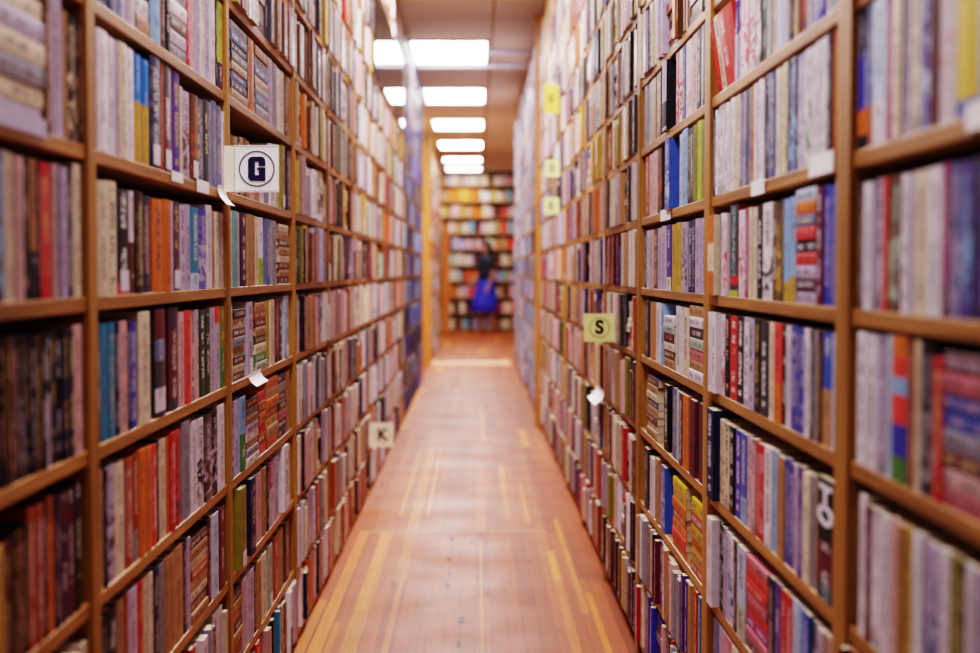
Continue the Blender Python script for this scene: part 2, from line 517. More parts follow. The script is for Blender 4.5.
def cover_geo(t, h, d, hard, c1, R, style='t', c2=None, bands=None, flat=False):
    """cover as a folded sheet of boards round the page block; spine at y=0, depth +y, foot at z=0"""
    g = Geo()
    bt = 0.0028 if hard else 0.0008
    bt = min(bt, t * .2)
    r = min(0.0028 if hard and not flat else 0.001, t * .2)
    o = [(-t / 2, d), (-t / 2, r * 1.1)]
    n = 4
    for i in range(n + 1):
        a = i / n
        o.append((-t / 2 + t * a * .96 + t * .02, r * (1 - sin(pi * (a * .86 + .07))) * .9))
    o += [(t / 2, r * 1.1), (t / 2, d)]
    seed = R.uniform(0, 90)
    rough = R.uniform(.38, .65)
    if bands is None: bands = spine_bands(h, c1, R, style, c2)
    for j in range(len(o) - 1):
        (xa, ya), (xb, yb) = o[j], o[j + 1]
        spine = 1 <= j <= len(o) - 3
        if spine:
            ua, ub = (xa + t / 2) / t, (xb + t / 2) / t
            for (z0, z1, ca, cb, tx, pc) in bands:
                g.quad([(xa, ya, z0), (xb, yb, z0), (xb, yb, z1), (xa, ya, z1)], ca, cb, (tx, pc, rough),
                       [(ua, z0, seed), (ub, z0, seed), (ub, z1, seed), (ua, z1, seed)])
        else:
            ca = bands[len(bands) // 2][2]
            g.quad([(xa, ya, 0), (xb, yb, 0), (xb, yb, h), (xa, ya, h)], ca, ca, (0, 0, rough))
    # inner walls and rims of the boards
    inn = [(-t / 2 + bt, d), (-t / 2 + bt, r + bt)] + [(-t / 2 + bt + (t - 2 * bt) * (i / n), r + bt) for i in range(n + 1)] + [(t / 2 - bt, r + bt), (t / 2 - bt, d)]
    ctop = bands[-1][2]; cbot = bands[0][2]
    for j in range(len(o) - 1):
        (xa, ya), (xb, yb) = o[j], o[j + 1]; (pa, qa), (pb, qb) = inn[j], inn[j + 1]
        g.quad([(xa, ya, h), (xb, yb, h), (pb, qb, h), (pa, qa, h)], ctop, ctop, (0, 0, rough))
        g.quad([(pa, qa, 0), (pb, qb, 0), (xb, yb, 0), (xa, ya, 0)], cbot, cbot, (0, 0, rough))
        g.quad([(pb, qb, 0), (pa, qa, 0), (pa, qa, h), (pb, qb, h)], ctop, ctop, (0, 0, rough))
    for s in (-1, 1):
        a, b = s * t / 2, s * (t / 2 - bt)
        g.quad([(a, d, 0), (b, d, 0), (b, d, h), (a, d, h)], ctop, ctop, (0, 0, rough))
    me = g.mesh('book_cover', [M_BOOK])
    return me, bt, r


def build_book(kind, M, t, h, d, c1, R, style='t', c2=None, label='', group=None, sticker=False, bands=None, letters=None, flat=False):
    hard = kind == 'hardback_book'
    me, bt, r = cover_geo(t, h, d, hard, c1, R, style, c2, bands, flat)
    o = bpy.data.objects.new(kind, me); COL.objects.link(o); o.matrix_world = M
    tag(o, label, 'book', group)
    e = 0.0035 if hard else 0.0004
    w = t / 2 - bt - 0.0001
    pb = box_obj('page_block', -w, w, r + bt + 0.0002, d - (0.004 if hard else 0.0003), e, h - e, M_PAGE, o)
    if sticker:
        z0 = h * .03; z1 = h * .03 + min(.034, h * .2)
        sw = t * .32
        yy = r * (1 - sin(pi * .5)) * .9 - 0.0006
        st = mesh_obj('spine_sticker', *box_vf(-sw, sw, yy, yy + 0.0003, z0, z1), M_STICK, o)
        st['label'] = 'white price sticker on the spine'
    return o


def M_up(side, y, z, rec, lean=0.0):
    X = (XL - rec) if side == 'L' else (XR + rec)
    a = pi / 2 if side == 'L' else -pi / 2
    return Matrix.Translation((X, y, z)) @ Matrix.Rotation(a, 4, 'Z') @ Matrix.Rotation(lean, 4, 'X')


def M_flat(side, y, z, rec, t, h):
    X = (XL - rec) if side == 'L' else (XR + rec)
    if side == 'L':
        R3 = Matrix(((0, -1, 0, X), (0, 0, -1, y + h / 2), (1, 0, 0, z + t / 2), (0, 0, 0, 1)))
    else:
        R3 = Matrix(((0, 1, 0, X), (0, 0, 1, y - h / 2), (1, 0, 0, z + t / 2), (0, 0, 0, 1)))
    return R3


BAYNAME = {('L', 0): 'nearest left bookcase', ('L', 1): 'second left bookcase', ('L', 2): 'G card bookcase',
           ('R', 0): 'nearest right bookcase', ('R', 1): 'second right bookcase', ('R', 2): 'third right bookcase'}
HERO = set()       # (side, bay, row) built book by book


def hero_row(side, bay, row, spec, dh, rowname, wscale=1.0):
    """spec: entries 'px colour [style] [h=..] [n=..] [c=colour2]'; px is the picture column of the entry's farther/right edge on this shelf.
    'S' entries are piles: 'px S n col,col,.. [l=..]'"""
    HERO.add((side, bay, row))
    b = [x for x in BAYS if x[0] == side and x[5] == bay and x[4] == 1][0]
    z = b[3][row] + 0.0003
    bayname = BAYNAME[(side, bay)]
    kind = 'hardback_book' if side == 'L' else 'paperback_book'
    kw = 'hardback' if side == 'L' else 'paperback'
    R = random.Random(f'{side}{bay}{row}')
    ents = [e.split() for e in spec.strip().split(';') if e.strip()]
    p0 = float(ents[0][0]); ents = ents[1:]
    PW = pw(side, 1, bay)
    lo, hi = b[1] + PW + 0.0015, b[2] - PW - 0.0015
    ys = [depth_at(p0, z, side, .002)] + [depth_at(float(e[0]), z, side, .002) for e in ents]
    ys = [min(hi, max(lo, y)) for y in ys]
    grp = f'{kw}s on the {rowname} of the {bayname}'
    idx = 0; pile = 0
    for k, e in enumerate(ents):
        a, c = sorted((ys[k], ys[k + 1]))
        if c - a < 0.006: continue
        opt = dict(q.split('=') for q in e[2:] if '=' in q)
        flags = [q for q in e[2:] if '=' not in q]
        if e[1] == 'S':
            pile += 1
            cols = flags[0].split(',')
            n = len(cols); tt = float(opt.get('h', 165)) / 1000 / n
            zz = z
            L = min(c - a - 0.003, 0.21)
            for q, cn in enumerate(cols):
                t = tt * R.uniform(.9, 1.08) - 0.0004
                hh = L * R.uniform(.93, 1.0)
                lab = f'{WORD.get(cn, cn)} {kw} lying flat, {ordinal(q + 1)} up, {ordinal(pile)} pile, {rowname}, {bayname}'
                build_book(kind, M_flat(side, (a + c) / 2 + R.uniform(-.002, .002), zz, R.uniform(.0005, .005), t, hh), t, hh, 0.12, rgb(PAL[cn]), R, 't', None, lab,
                           grp, flat=True)
                zz += t + 0.0004
            continue
        n = int(opt.get('n', 1))
        style = flags[0] if flags else R.choice(['t', 't', 't', 'p'])
        c2 = rgb(PAL[opt['c']]) if 'c' in opt else None
        w = (c - a) / n
        order = range(n) if side == 'L' else range(n - 1, -1, -1)
        for q in order:
            idx += 1
            cc = rgb(PAL[e[1]]); v = R.uniform(.9, 1.08)
            cc = tuple(min(1, x * v) for x in cc)
            t = min(w - 0.0008, 0.075 * wscale) if 'big' not in flags else w - 0.0008
            h = float(opt.get('h', dh)) / 1000 * R.uniform(.985, 1.01)
            h = min(h, b[3][row + 1] - T - b[3][row] - 0.004)
            y = a + w * (q + .5)
            rec = float(opt.get('r', R.uniform(.3, 4))) / 1000
            st = 's' in flags
            extra = ' with white sticker' if st else (f" with {WORD.get(opt['c'], opt['c'])} patch" if style[0] == 'b' and c2 else (' with picture spine' if style == 'i' else ''))
            nm = WORD.get(e[1], e[1])
            lab = f'{nm} {kw}{extra}, {ordinal(idx)} upright from left, {rowname}, {bayname}'
            if len(lab.replace('-', ' ').split()) > 16: lab = lab.replace(' upright', '').replace(' bookcase at left', ' bookcase')
            if len(lab.replace('-', ' ').split()) > 16: lab = lab.replace(extra, '')
            sty = 't' if style in ('s', 'big') else style
            bands = None
            if 'bands' in opt:
                bands = []; hh = 0
                for part in opt['bands'].split(','):
                    cn, fr, tx = part.split(':')
                    bands.append((hh * h, min(1, hh + float(fr)) * h, rgb(PAL[cn]), rgb('e4e0dc') if lum(rgb(PAL[cn])) < .2 else rgb('282430'), float(tx), 0)); hh += float(fr)
                bands[-1] = (bands[-1][0], h) + bands[-1][2:]
            lean = float(opt.get('lean', 0))
            M = M_up(side, y, z, rec, radians(lean))
            if lean: M = M_up(side, y, z, rec + 0.0, radians(lean))
            ob = build_book(kind, M, t, h, R.uniform(.105, .125), cc, R, sty, c2, lab, grp, st, bands)
            if 'letters' in opt:
                zz = h * .86
                for L in opt['letters']:
                    lo_ = letter_mesh('cover_letter', L, .026, rgb_mat_white(), ob, 0.07)
                    lo_.matrix_basis = Matrix.Translation((0, -0.0012, zz)) @ Matrix.Rotation(pi / 2, 4, 'X') @ Matrix.Diagonal((2.7, 1, 1, 1))
                    zz -= .027


_cache = {}


def rgb_mat_white():
    if 'w' not in _cache: _cache['w'] = plain('white_letter_ink', 'e8e4ee', 0.5)
    return _cache['w']


def letter_mesh(name, ch, size, mat, parent, bold=0.03):
    cu = bpy.data.curves.new('glyph', 'FONT'); cu.body = ch; cu.size = size * 1.35
    cu.align_x = 'CENTER'; cu.align_y = 'CENTER'; cu.extrude = 0.0004; cu.offset = bold * size
    to = bpy.data.objects.new('glyph', cu); COL.objects.link(to)
    dg = bpy.context.evaluated_depsgraph_get()
    me = bpy.data.meshes.new_from_object(to.evaluated_get(dg))
    bpy.data.objects.remove(to); bpy.data.curves.remove(cu)
    me.materials.clear(); me.materials.append(mat)
    o = bpy.data.objects.new(name, me); COL.objects.link(o); o.parent = parent
    return o


ROWN = ['top visible shelf', 'second shelf down', 'third shelf down', 'fourth shelf down', 'fifth shelf down', 'sixth shelf down', 'seventh shelf down', 'eighth shelf down', 'ninth shelf down']

# ---- nearest left bookcase (columns 0..84)
hero_row('L', 0, 6, '''-40; -12 cream; 45.5 S lilac,cream,grey,cream,lilac,cream h=172; 52.7 brown; 65 lilac p h=182; 70 tan h=170; 76 black i c=cream h=166; 81 charcoal i c=tan h=168; 84.5 darkbrown''', 170, ROWN[0])
hero_row('L', 0, 5, '''-14; -5 navy; 5 darkbrown i c=sky; 9 ice p; 17.5 cream p; 26 pink p; 32.5 charcoal; 39 tan b.35 c=charcoal; 42 maroon p; 53.5 red p; 57 pink p; 62.5 grey p; 69 lilac p; 75.5 navy p; 83.5 cream p h=180''', 174, ROWN[1])
hero_row('L', 0, 4, '''-10; -5 black; 0 darkbrown; 5 black; 10 darkbrown; 16 brown; 22 charcoal; 28 darkbrown i c=grey; 33 black; 38 navy p; 43 brown p; 48 black; 53 charcoal b.55 c=lilac; 59 charcoal t; 64 black; 70 navy t; 76 charcoal t; 85 pink p h=178''', 172, ROWN[2])
hero_row('L', 0, 3, '''-8; 7 gold p h=150; 15 maroon p h=152; 21 darkbrown p h=152; 28 brown p h=155; 31 black p h=160; 38 rust p h=172; 46 rust p h=172; 50 black p; 57 rust b.8 c=orange; 63 navy p; 70 maroon b.8 c=plum; 77 darkbrown b.85 c=maroon; 84 plum b.85 c=darkbrown''', 174, ROWN[3])
# ---- second left bookcase (columns 98..225)
hero_row('L', 1, 7, '''99; 109 navy p; 118 navy i c=slate; 127 slate i c=lilac; 137 lilac i c=tan; 151 S tan,white,brown,ice,tan,white h=170; 161 blue b.5 c=sky; 166 brown p; 171 maroon b.6 c=black; 188 S grey,lilac,brown,white,grey,charcoal,white h=178; 192 red p; 196 pink p; 202 lilac p; 205 cream p; 211 lilac p; 216.5 white p; 218.5 black p; 223.5 lime b.3 c=plum; 225.5 coral p''', 180, ROWN[0])
hero_row('L', 1, 6, '''98; 108.8 white p; 116 white p; 120 lilac p; 128 cream p; 135.5 white p; 143.7 gold bands=gold:.56:0.3,azure:.44:0.3; 150 gold bands=gold:.56:0.3,azure:.44:0.3; 163 navy p s h=190; 165.5 rust p h=188; 174 maroon s h=190 bands=maroon:.2:0,maroon:.5:1,plum:.3:0; 182.3 purple t h=191; 185 cream p h=165; 191.5 lilac i c=brown h=163; 199 brown i s c=rust h=165; 201.6 black h=160; 205.3 grey h=165; 210 charcoal h=172; 212.6 grey h=170; 217 slate p h=176; 222 slate p h=174; 225.5 white p h=165''', 174, ROWN[1])
hero_row('L', 1, 5, '''98; 109 cream p h=168; 118.5 cream t h=168; 132 black s bands=coral:.1:0,maroon:.12:0,black:.78:1 h=162; 137 white b.5 c=brown h=164; 144 darkbrown p h=162; 153 navy p; 164 orange t; 172 orange p; 174 lilac p; 182 plum s t h=160; 187 lilac t; 192 lilac p; 200 teal b.2 c=ice; 207 royal i c=lilac; 213 white p h=170; 215.8 tan p; 219.7 cream p; 222.7 sage p; 225.5 pink p''', 160, ROWN[2])
hero_row('L', 1, 4, '''98; 103 charcoal p; 110 teal p; 117.5 teal p; 122 navy p; 129.5 pink p; 131.8 darkbrown p; 138.7 royal p h=170; 152.5 cream p h=186 r=0.5; 169.7 white r=0.5 h=184 bands=navy:.05:0,white:.22:0.6,charcoal:.25:0,slate:.2:0.5,maroon:.28:0; 180.4 maroon h=184 bands=charcoal:.12:0,maroon:.66:0.6,plum:.22:0; 186 pink p; 192 coral p; 197 pink t; 201 lilac b.7 c=pink; 212 bottle t n=2; 217 lilac p; 222 coral b.8 c=lilac; 225.5 olive b.5 c=green''', 174, ROWN[3])
hero_row('L', 1, 3, '''98; 105.7 tan p; 109 black p; 118 lilac i c=darkbrown; 127 cream p; 135 rust p; 140 rust b.3 c=grey; 146 orange p; 153 orange p; 158.3 coral p; 161.4 navy p; 168.4 cream p; 171.5 orange p; 176.5 red p; 182 red i c=maroon; 193 grey p h=184; 199 white p; 205 white i c=black; 212.7 darkbrown i c=lilac; 218.4 black i c=lilac; 225.5 white p h=180 r=0.5''', 174, ROWN[4])
hero_row('L', 1, 2, '''98; 101 rust p h=150; 110 black p h=172; 120 black p h=174; 127.5 tan p; 130 rust p; 139 lilac p; 145.5 red p; 155 cream p n=2; 161 navy p; 166 grey p; 176 tan p n=2; 185 tan p; 188.7 navy p; 192 lilac p; 209 S tan,brown,cream,tan,rust,cream,tan,brown h=165; 212.5 maroon p; 220 ice p; 225.5 maroon b.8 c=maroon''', 174, ROWN[5])
# ---- third left bookcase, behind the G card (columns 232..291)
hero_row('L', 2, 7, '''232; 248 S tan,charcoal,slate,tan,navy,charcoal,slate,grey h=172; 250 black p; 255 orange p; 269 S grey,slate,grey,tan,slate,grey,tan h=172; 273 lilac p; 278 grey p; 281 white p; 285 cream p; 288 brown p; 291 tan i c=rust''', 172, ROWN[1])
hero_row('L', 2, 6, '''232; 236 brown p h=130; 238 tan p h=130; 241 charcoal p h=132; 244 tan p h=135; 247 brown p h=138; 250 tan p h=135; 255 pink p h=130; 260 tan p h=132; 265 white p h=130; 270 grey p h=130; 276 white p h=165; 279 cream p h=168; 288 olive t s h=178; 291.5 plum p h=172''', 170, ROWN[2])
hero_row('L', 2, 5, '''231; 233 cream p; 239 aqua p; 241 pink p; 248 plum t; 256 tan p n=2; 260 cream p; 265 white b.4 c=lime; 272 slate p; 277 grey p; 291.5 S brown,tan,brown,cream,tan,brown,tan,cream h=172''', 170, ROWN[3])
hero_row('L', 2, 4, '''231; 234 cream p; 246 S brown,cream,charcoal,tan,grey,brown,cream,charcoal h=160; 256 lilac s p h=175; 267 S sage,green,cream,bottle,tan,maroon,rust,tan h=175; 270 gold p; 276 cream p; 280 maroon p; 283 maroon t; 291.5 ice s p h=178''', 172, ROWN[4])
hero_row('L', 2, 3, '''231; 235 slate i c=lilac; 240 lilac p; 247 sky b.5 c=green; 259 S white,grey,tan,white,lilac,tan,grey,brown h=160; 267 S coral,rust,coral,orange,rust,coral h=158; 279 S orange,tan,gold,rust,orange,tan,orange h=178; 287 S plum,charcoal,rose,charcoal,maroon,grey,plum h=180; 291.5 tan p''', 172, ROWN[5])
hero_row('L', 2, 2, '''231; 246 olive t s h=186 r=-12; 255 navy p h=185 r=-8; 258 white p; 263 pink p; 267 tan p; 270 black p; 275 magenta b.6 c=lilac; 281 lilac p; 288 white t s h=186 r=-6; 291.5 cream p''', 172, ROWN[6])
hero_row('L', 2, 1, '''231; 243 S brown,rust,tan,brown,rust,tan,brown h=170; 249 lilac p; 255 lilac p; 258 black p; 262 tan p; 268 cream p; 275 sage p s; 280 rust p; 285 tan p; 291.5 brown p''', 168, ROWN[7])

# ---- nearest right bookcase (columns 857..985, far to near)
hero_row('R', 0, 6, '''857; 862 navy bands=black:.1:0,orange:.18:0,royal:.4:0.8,navy:.32:0.6; 867 navy bands=black:.1:0,orange:.18:0,royal:.4:0.8,navy:.32:0.6; 872 slate b.3 c=rust; 885.6 ice b.3 c=white; 892.5 magenta p; 901 cream t; 910 lilac t; 919 cream t; 929 purple i c=ice; 937 brown i c=maroon; 953 white i c=pink; 975 yellow bands=blue:.1:0,yellow:.9:0.1; 990 grey p''', 172, ROWN[0])
hero_row('R', 0, 5, '''857; 859.5 charcoal i c=gold; 862.4 plum p; 872 white p; 881.7 lilac t; 886 coral p; 899 brown i c=sage; 906 white t; 912 lilac p; 926 cream p; 941 white p; 946.4 magenta b.2 c=maroon; 957 slate i c=lilac; 968.5 purple i c=sky; 981 navy i c=purple; 992 purple p''', 154, ROWN[1])
hero_row('R', 0, 4, '''857; 866 white t; 876 white t; 884 lilac t; 890 ice p h=176; 905 coral h=172 bands=green:.18:0,royal:.22:0,coral:.2:0,sky:.12:0,coral:.13:0,orange:.15:0; 908 bottle p; 912 rust p; 918 cream p; 931 black i c=grey; 940 red p h=150; 992 S rose,pink,maroon,grey,blue,blue,rose,maroon h=155''', 162, ROWN[2])
hero_row('R', 0, 3, '''857; 864 white p h=172; 869.4 maroon p; 878 white t; 887 white p; 895 pink p; 901.6 tan p; 908.6 gold t; 921 white p n=2; 930 lilac i c=slate; 938 lilac i c=slate; 948 white p; 955 olive p; 964.6 charcoal p; 973 white p; 982 lilac p''', 165, ROWN[3])
# ---- second right bookcase (columns 713..836)
hero_row('R', 1, 7, '''713; 717 coral t lean=8 r=14 h=148; 721 cream t lean=8 r=14 h=148; 728 coral t lean=8 r=14 h=148; 735 coral t lean=8 r=14 h=148; 741 purple b.5 c=lilac n=2; 748 white i c=coral; 754 white i c=rose; 756 black p; 761 brown i c=white; 767 deepteal b.4 c=black n=2; 771.5 sage p; 777.7 pink p; 784 ice p; 788.4 lilac p; 794.5 black p n=2; 799 tan p; 807.5 black i c=red n=2; 814.5 grey p; 825 royal p n=2; 830 lilac p; 834 green p; 838 slate p''', 165, ROWN[0])
hero_row('R', 1, 6, '''713; 715.5 navy p; 720 white t n=2; 726.5 white t n=2; 733 white p n=2; 739 cream t n=2; 744 lilac t n=2; 749 grey i c=slate n=2; 754 tan i c=rust; 759 white t n=2; 764 white p n=2; 768 navy t; 774 slate t n=2; 777 white p; 783 cream p n=2; 787 cream i c=olive; 796 navy i c=sky n=2; 804.7 lilac i c=white n=2; 810 white i c=green; 818 white t n=2; 826 white t n=2; 831 plum p; 836 rust p''', 166, ROWN[1])
hero_row('R', 1, 5, '''713; 719 orange r=-10 bands=orange:.3:0.4,cream:.35:0.6,orange:.35:0.4; 720.5 charcoal i c=tan; 723.5 white p; 726.7 white i c=coral; 737.8 charcoal h=169 bands=lime:.07:0,charcoal:.06:0,red:.1:0,deepteal:.77:0.5; 744.4 white i c=rose; 747.8 magenta p; 751 cream p; 755.5 cream p; 761 black t; 770.7 white i c=charcoal; 775 brown t; 780 darkbrown i c=gold; 783 charcoal p; 789 sky b.2 c=gold; 794.5 sky b.25 c=gold; 815.5 S lilac,plum,lilac,coral,plum,coral,slate,orange,ice h=172; 822 maroon t h=160; 828 royal p h=162; 833 blue p h=162; 836 lilac p h=164''', 156, ROWN[2])
hero_row('R', 1, 4, '''713; 716 white p r=-9; 720 white t r=-8; 724 white i c=rose; 729 black t; 736.3 red t; 743 black t; 748 white t; 754 lilac t; 760 black t; 767.4 charcoal t; 773.5 cream p; 781 coral b.4 c=orange; 784.6 darkbrown t; 789.5 white p; 794 royal t; 798.5 blue t; 803 royal t; 809 white p; 812.7 darkbrown p; 816.4 grey p; 820 brown p; 830 blue b.5 c=tan; 836 ice p''', 155, ROWN[3])
hero_row('R', 1, 3, '''713; 719.5 navy t h=176 r=-12; 724 cream i c=tan; 729.5 cream t; 734 black t; 740 royal t; 745.6 blue b.3 c=sky; 748.5 lilac t; 755.2 pink t n=2; 759 red p; 764 red p; 771 white s p; 776 sky p; 780 tan p; 783.5 tan p; 787.4 blue p; 792.7 purple p; 797 lilac p; 802 purple p; 809 cream p; 813 grey p; 817 tan p; 836 maroon big r=0.5 h=164 letters=TO bands=deepteal:.14:0.4,maroon:.34:0.8,black:.52:0''', 160, ROWN[4])
hero_row('R', 1, 2, '''713; 718 white p h=172 r=-12; 720.5 black t; 723 black t; 727 lilac t n=2; 733 white i c=blue n=2; 736 brown p; 745 ice b.35 c=sage; 767 S plum,rose,magenta,coral,rose,red,coral,rose h=166; 773 navy p; 779 purple p; 790 red p n=2; 796 ice p; 802 sky p; 809 blue b.3 c=gold; 816 deepteal b.3 c=gold; 823 lilac p; 828 tan p; 832 lilac p; 836 brown p''', 166, ROWN[5])
hero_row('R', 1, 1, '''713; 718 slate i c=blue; 724 lilac i c=rose; 730 rose i c=lilac; 737 cream p; 741 black i c=lilac; 749 white p; 757 charcoal i c=white; 764 pink p; 771 purple p; 779 lilac p; 788 blue p; 797 red p; 806 white p; 816 navy p; 826 tan p; 836 ice p''', 166, ROWN[6])
# ---- third right bookcase (columns 643..705)
hero_row('R', 2, 7, '''644; 648 grey p; 652 sage p; 656 tan p; 661 brown p; 675 lilac r=-8 h=172 bands=lilac:.05:0,black:.36:0,lilac:.59:0.3; 678 red i c=white; 682 white i c=red; 685 slate p; 691 white i c=pink; 697 pink p; 705 charcoal p n=2''', 165, ROWN[1])
hero_row('R', 2, 6, '''644; 648.5 rust p; 657 pink p n=2; 662 darkbrown i c=rust; 679 blue i c=ice r=-7 h=172; 682 ice p; 687 sky p h=172; 693 black p n=2; 697 olive p; 701 lime p; 705 olive p''', 165, ROWN[2])
hero_row('R', 2, 5, '''644; 646 navy p; 649 ice p; 653 pink p; 657 brown p; 665 lilac p n=2; 672 purple b.2 c=cream; 680 gold p n=2; 688 lilac i c=charcoal; 692 navy p; 695 plum p; 705 lilac p n=2''', 158, ROWN[3])
hero_row('R', 2, 4, '''644; 649 charcoal p; 655 tan i c=orange; 661 white p; 663.5 sky p; 674 S tan,brown,cream,maroon,sage,white h=130; 681 white p; 688 cream t; 705 S white,tan,rose,sage,charcoal,white,tan h=160''', 155, ROWN[4])
hero_row('R', 2, 3, '''644; 660 S tan,cream,brown,tan,slate,cream,tan,plum h=165; 671 black t; 676 slate p; 679 ice p; 682 brown p; 688 orange p; 705 maroon i c=plum n=2''', 165, ROWN[5])
hero_row('R', 2, 2, '''644; 648 charcoal p; 655 white p h=155; 658 tan p; 668 blue i c=sky; 690 S orange,coral,orange,rust,orange,gold,yellow h=168; 705 S rust,gold,orange,gold,rust,yellow h=160''', 165, ROWN[6])

# ------------------------------------------------------------------ the many further books (one mass per kind)
WARM = 'cream white cream pink white cream tan pink white tan brown orange rust brown maroon white lilac olive gold charcoal darkbrown brown pink grey coral black slate cream tan navy maroon rust gold sage brown charcoal'.split()
MIXR = 'cream white cream pink cream tan pink white tan brown orange rust brown maroon white lilac olive gold charcoal darkbrown brown pink lilac pink tan black slate cream tan purple grey navy rust gold red charcoal'.split()
COOL = 'slate grey lilac slate white grey slate charcoal lilac ice grey white grey plum lilac navy cream tan brown white pink'.split()
DIM = 'navy slate charcoal blue grey plum brown slate black navy royal grey ice tan'.split()
LOWL = 'white cream white pink black cream lilac grey tan plum white rust cream navy white pink charcoal orange cream'.split()
NEAR = 'white cream lilac navy tan maroon grey brown black royal red white teal purple pink'.split()


YB = depth_at(584, 1.655, 'R')
build_book('paperback_book', M_up('R', YB, 1.6554, -.012), .042, .172, .115, rgb('e0b428'), random.Random(2), 't', None,
           'yellow and orange paperback standing proud of a high shelf, right row above the S card', None,
           bands=[(0, .07, rgb('d85a1c'), rgb('e8e0c0'), .3, 0), (.07, .172, rgb('e4b82c'), rgb('903010'), .5, 0)])


def mass_books(name, sides, label):
    g = Geo(); mi = []
    R = random.Random(name)

    def put(M, t, h, d, c, simple):
        def P(x, y, z): return tuple(M @ Vector((x, y, z)))
        seed = R.uniform(0, 90); rough = R.uniform(.3, .55)
        style = R.choice(['t', 'p', 't', 'b', 'i'])
        c2 = rgb(PAL[R.choice(WARM)])
        if simple: bands = [(0, h * .25, c, c2, .6, 0), (h * .25, h, c, tuple(x * .4 for x in c), .7, .2)] if style != 'b' else [(0, h * .4, c2, c, 0, 0), (h * .4, h, c, c2, .6, 0)]
        else: bands = spine_bands(h, c, R, 'b0.4' if style == 'b' else style, c2 if style in 'bi' else None)
        w = t / 2
        for (z0, z1, ca, cb, tx, pc) in bands:
            g.quad([P(-w, 0, z0), P(w, 0, z0), P(w, 0, z1), P(-w, 0, z1)], ca, cb, (tx, pc, rough), [(0, z0, seed), (1, z0, seed), (1, z1, seed), (0, z1, seed)]); mi.append(0)
        for s in (-1, 1):
            g.quad([P(s * w, 0, 0), P(s * w, d, 0), P(s * w, d, h), P(s * w, 0, h)], c, c, (0, 0, rough)); mi.append(0)
        for z in (0, h):
            g.quad([P(-w, 0, z), P(w, 0, z), P(w, .002, z), P(-w, .002, z)], c, c, (0, 0, rough)); mi.append(0)
            g.quad([P(-w, .002, z), P(w, .002, z), P(w, d, z), P(-w, d, z)], c, c, (0, 0, rough)); mi.append(1)
    for (side, a, b, Hs, run, bi) in BAYS:
        if side not in sides: continue
        PW = pw(side, run, bi)
        pal = (DIM if side == 'L' else COOL) if run == 2 else (WARM if side == 'L' else MIXR)
        for ri, z in enumerate(Hs):
            if run == 1 and (side, bi, ri) in HERO: continue
            top = (Hs[ri + 1] if ri + 1 < len(Hs) else TOPH) - T
            room = top - z - 0.006
            y = a + PW + 0.002; end = b - PW - 0.002
            p2 = NEAR if (run == 1 and bi < 3 and ri < 4) else (LOWL if run == 1 and side == 'L' and ri < 5 else pal)
            far = a > 7
            while y < end - 0.012:
                if side == 'R' and abs(z - 1.655) < .01 and y - .012 < YB < y + .1: y = YB + .0225
                if R.random() < .045 and end - y > .2:
                    L = R.uniform(.15, .19); zz = z + .0003
                    while zz < z + room - .03 and zz < z + .16:
                        t = R.uniform(.018, .03)
                        hh = L * R.uniform(.92, 1)
                        put(M_flat(side, y + L / 2, zz, R.uniform(.001, .01), t, hh), t, hh, .11, tuple(v * R.uniform(.85, 1.1) for v in rgb(PAL[R.choice(p2)])), True)
                        zz += t + .0005
                    y += L + .003; continue
                t = R.choice([R.uniform(.016, .03), R.uniform(.022, .045)]) * (1.25 if side == 'L' else 1)
                t = min(t, end - y)
                if t < .012: break
                n = R.choice([1, 1, 1, 2, 3])
                val = R.choice([.7, .88, 1.0, 1.0, 1.06])
                c = rgb(PAL[R.choice(p2)])
                hh0 = R.uniform(.158, .186) if R.random() < .85 else R.uniform(.125, .165)
                for _ in range(n):
                    if y + t > end: break
                    h = min(room, hh0 * R.uniform(.98, 1.02))
                    q = R.uniform(.9, 1.1) * val
                    put(M_up(side, y + t / 2, z + .0003, R.uniform(-.013, .006)), t - .0008, h, R.uniform(.1, .12), tuple(v * q for v in c), far)
                    y += t
    me = g.mesh(name, [M_BOOK, M_PAGE], mi)
    o = bpy.data.objects.new(name, me); COL.objects.link(o)
    tag(o, label, 'books', None, 'stuff')


mass_books('hardback_books', 'L', 'many further hardbacks filling the rest of the left shelves into the distance')
mass_books('paperback_books', 'R', 'many further paperbacks filling the rest of the right shelves into the distance')

# ------------------------------------------------------------------ far bookcases across the end of the aisle
FY = 25.25


def far_bookcase(x0, x1, label):
    r = empty('wooden_bookcase', (x0, FY, 0)); tag(r, label, 'bookcase', 'bookcases across the end of the aisle')
    W = x1 - x0
    for xa in (0.0005, W - 0.03): box_obj('side_panel', xa, xa + 0.029, 0, .28, 0, 2.94, M_POST, r)
    box_obj('back_panel', .03, W - .03, .27, .28, 0, 2.94, M_BACK, r)
    zs = [0.05 + k * 0.296 for k in range(10)]
    for z in zs: box_obj('shelf', .03, W - .03, 0.002, .27, z - .025, z, M_SHELF, r)
    return zs


